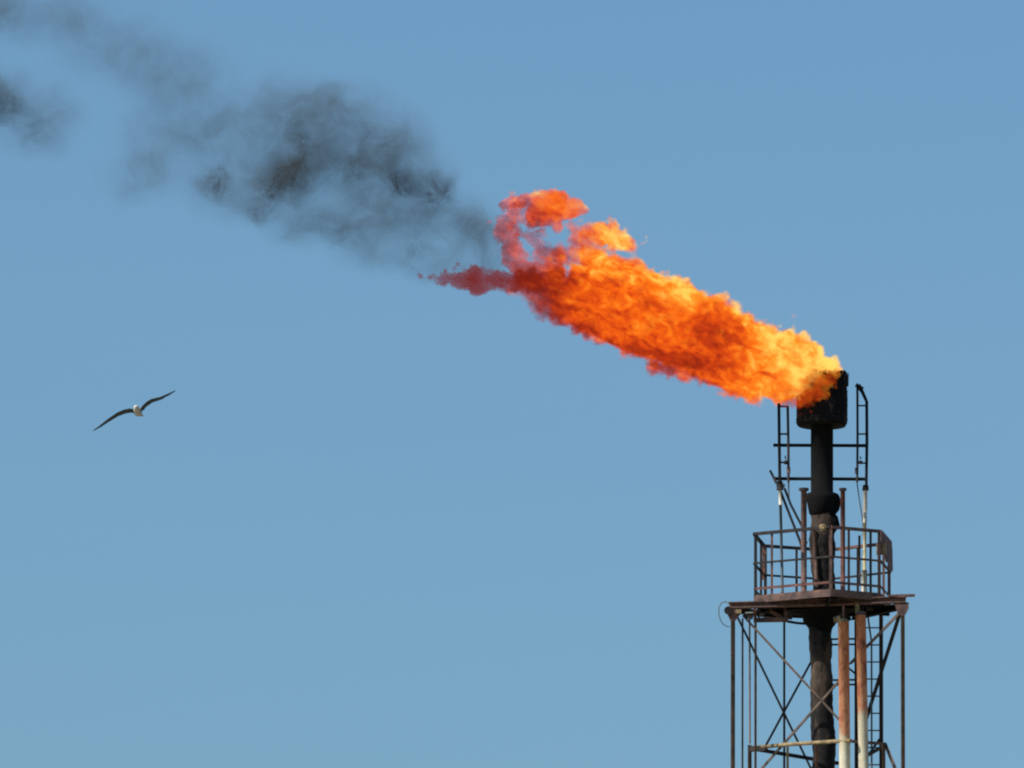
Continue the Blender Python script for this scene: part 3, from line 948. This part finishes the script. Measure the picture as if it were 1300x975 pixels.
# ------------------------------------------------------------------ smoke
def smoke(name, blobs, clumps, label, dens, h=.11):
    n_veil = len(blobs)
    blobs = blobs + clumps
    pts = [at(x, y, Y) for x, y, rx, ry, w, Y in blobs]
    base = sum(pts, Vector()) / len(pts)
    lo = [min(p[a] - 1.2 * r * PX for p, r in zip(pts, [max(b_[2], b_[3]) for b_ in blobs])) - .3 for a in range(3)]
    hi = [max(p[a] + 1.2 * r * PX for p, r in zip(pts, [max(b_[2], b_[3]) for b_ in blobs])) + .3 for a in range(3)]
    n_g, G = grid(lo, hi, h)
    D = np.zeros(n_g, np.float32)
    m, n, l, out, P = vol_mat(name + '_air', 0.26)
    wob_ = noise(n, l, P, .9, 3, .55)
    sub = n.new('ShaderNodeVectorMath')
    sub.operation = 'SUBTRACT'
    l.new(wob_.outputs['Color'], sub.inputs[0])
    sub.inputs[1].default_value = (.5, .5, .5)
    ma = n.new('ShaderNodeVectorMath')
    ma.operation = 'MULTIPLY_ADD'
    l.new(sub.outputs[0], ma.inputs[0])
    ma.inputs[1].default_value = (.9, .9, .9)
    l.new(P, ma.inputs[2])
    PW = ma.outputs[0]
    tots = [None, None]
    for bi, (p, (x, y, rx, ry, w, Y)) in enumerate(zip(pts, blobs)):
        ry_d = .5 * (rx + ry) * .8
        rad = (rx * PX, ry_d * PX, ry * PX)
        q = p - base
        mp = n.new('ShaderNodeVectorMath')
        mp.operation = 'MULTIPLY_ADD'
        l.new(PW, mp.inputs[0])
        mp.inputs[1].default_value = [1 / v for v in rad]
        mp.inputs[2].default_value = [-a / v for a, v in zip(q, rad)]
        ln = n.new('ShaderNodeVectorMath')
        ln.operation = 'LENGTH'
        l.new(mp.outputs[0], ln.inputs[0])
        mr = n.new('ShaderNodeMapRange')
        mr.interpolation_type = 'SMOOTHERSTEP'
        l.new(ln.outputs['Value'], mr.inputs['Value'])
        mr.inputs['From Min'].default_value = 1.0
        mr.inputs['From Max'].default_value = 0.0
        mr.inputs['To Min'].default_value = 0.0
        mr.inputs['To Max'].default_value = w
        w_i = int(bi >= n_veil)
        tots[w_i] = mr.outputs[0] if tots[w_i] is None else math_node(n, l, 'ADD', tots[w_i], mr.outputs[0])
        D = np.maximum(D, w * np.clip(1.22 - np.sqrt(((G[0] - p.x) / rad[0])**2 + ((G[1] - p.y) / rad[1])**2 + ((G[2] - p.z) / rad[2])**2), 0, 1))
    f = noise(n, l, PW, 2.2, 8, .70, .7)
    c = n.new('ShaderNodeMapRange')
    c.interpolation_type = 'SMOOTHSTEP'
    l.new(f.outputs['Fac'], c.inputs['Value'])
    c.inputs['From Min'].default_value = .34
    c.inputs['From Max'].default_value = .70
    c.inputs['To Min'].default_value = .42
    c.inputs['To Max'].default_value = 2.7
    d = math_node(n, l, 'MULTIPLY', tots[0], c.outputs[0])
    f2 = noise(n, l, PW, 6.8, 6, .68, 1.2)
    c2 = n.new('ShaderNodeMapRange')
    c2.interpolation_type = 'SMOOTHSTEP'
    l.new(f2.outputs['Fac'], c2.inputs['Value'])
    c2.inputs['From Min'].default_value = .46
    c2.inputs['From Max'].default_value = .66
    c2.inputs['To Max'].default_value = 7.0
    d = math_node(n, l, 'ADD', d, math_node(n, l, 'MULTIPLY', tots[1], c2.outputs[0]))
    d = math_node(n, l, 'MULTIPLY', d, dens)
    pv = n.new('ShaderNodeVolumePrincipled')
    pv.inputs['Color'].default_value = (.19, .185, .168, 1)
    pv.inputs['Absorption Color'].default_value = (0, 0, 0, 1)
    pv.inputs['Anisotropy'].default_value = .2
    l.new(d, pv.inputs['Density'])
    l.new(pv.outputs[0], out.inputs['Volume'])
    F = D - .012
    V, Q = surface_nets(F, lo, h)
    o = mesh_from_arrays(name, V - np.array(base), Q, m, None)
    o.location = base
    o['kind'], o['label'], o['category'] = 'stuff', label, 'smoke'
    o['group'] = 'black smoke drifting off the flame'
    return o

smoke('smoke', [(365, 226, 70, 44, .7, 0), (275, 228, 46, 34, .6, .1), (335, 262, 50, 34, .4, 0), (385, 195, 70, 50, .5, -.2), (548, 240, 48, 54, .7, 0), (512, 228, 50, 42, .6, .1),
                (400, 205, 120, 85, .55, .2), (490, 200, 115, 85, .62, 0), (430, 150, 100, 70, .55, .1), (365, 135, 100, 68, .45, 0), (480, 275, 120, 60, .6, 0), (400, 285, 90, 45, .5, 0),
                (560, 285, 85, 60, .55, 0), (612, 300, 70, 60, .42, 0), (300, 170, 110, 65, .42, 0), (190, 222, 90, 50, .36, 0), (225, 105, 125, 80, .24, 0), (150, 60, 125, 75, .20, 0),
                (560, 335, 100, 36, .42, 0), (215, 175, 100, 60, .26, 0), (320, 240, 130, 60, .35, -.1), (480, 320, 90, 40, .28, 0), (90, 20, 100, 50, .24, 0), (640, 330, 50, 40, .3, .1)],
      [(366, 232, 56, 36, .95, 0), (382, 212, 38, 30, .7, -.1), (350, 242, 40, 22, .7, .1), (272, 228, 34, 24, 1.1, .1), (333, 266, 36, 22, .7, 0), (385, 185, 40, 30, .5, 0), (555, 242, 30, 30, 1.2, 0), (508, 230, 34, 24, 1.0, .1), (450, 215, 60, 40, .35, 0),
       (525, 315, 50, 24, .35, 0), (500, 180, 60, 40, .3, .1)],
      'grey-black smoke drifting off the flame in a long torn plume', 1.0)
smoke('smoke', [(8, 130, 62, 58, .9, 0), (65, 142, 65, 52, .5, 0), (-45, 120, 75, 65, .7, 0), (40, 175, 70, 42, .35, 0), (5, 15, 60, 60, .6, 0), (-50, 40, 75, 75, .6, 0), (60, 30, 70, 50, .3, 0)],
      [(5, 118, 40, 40, .6, 0), (-10, 10, 40, 40, .3, 0)],
      'grey smoke patch at the far left edge, thinning upwards', 1.0)
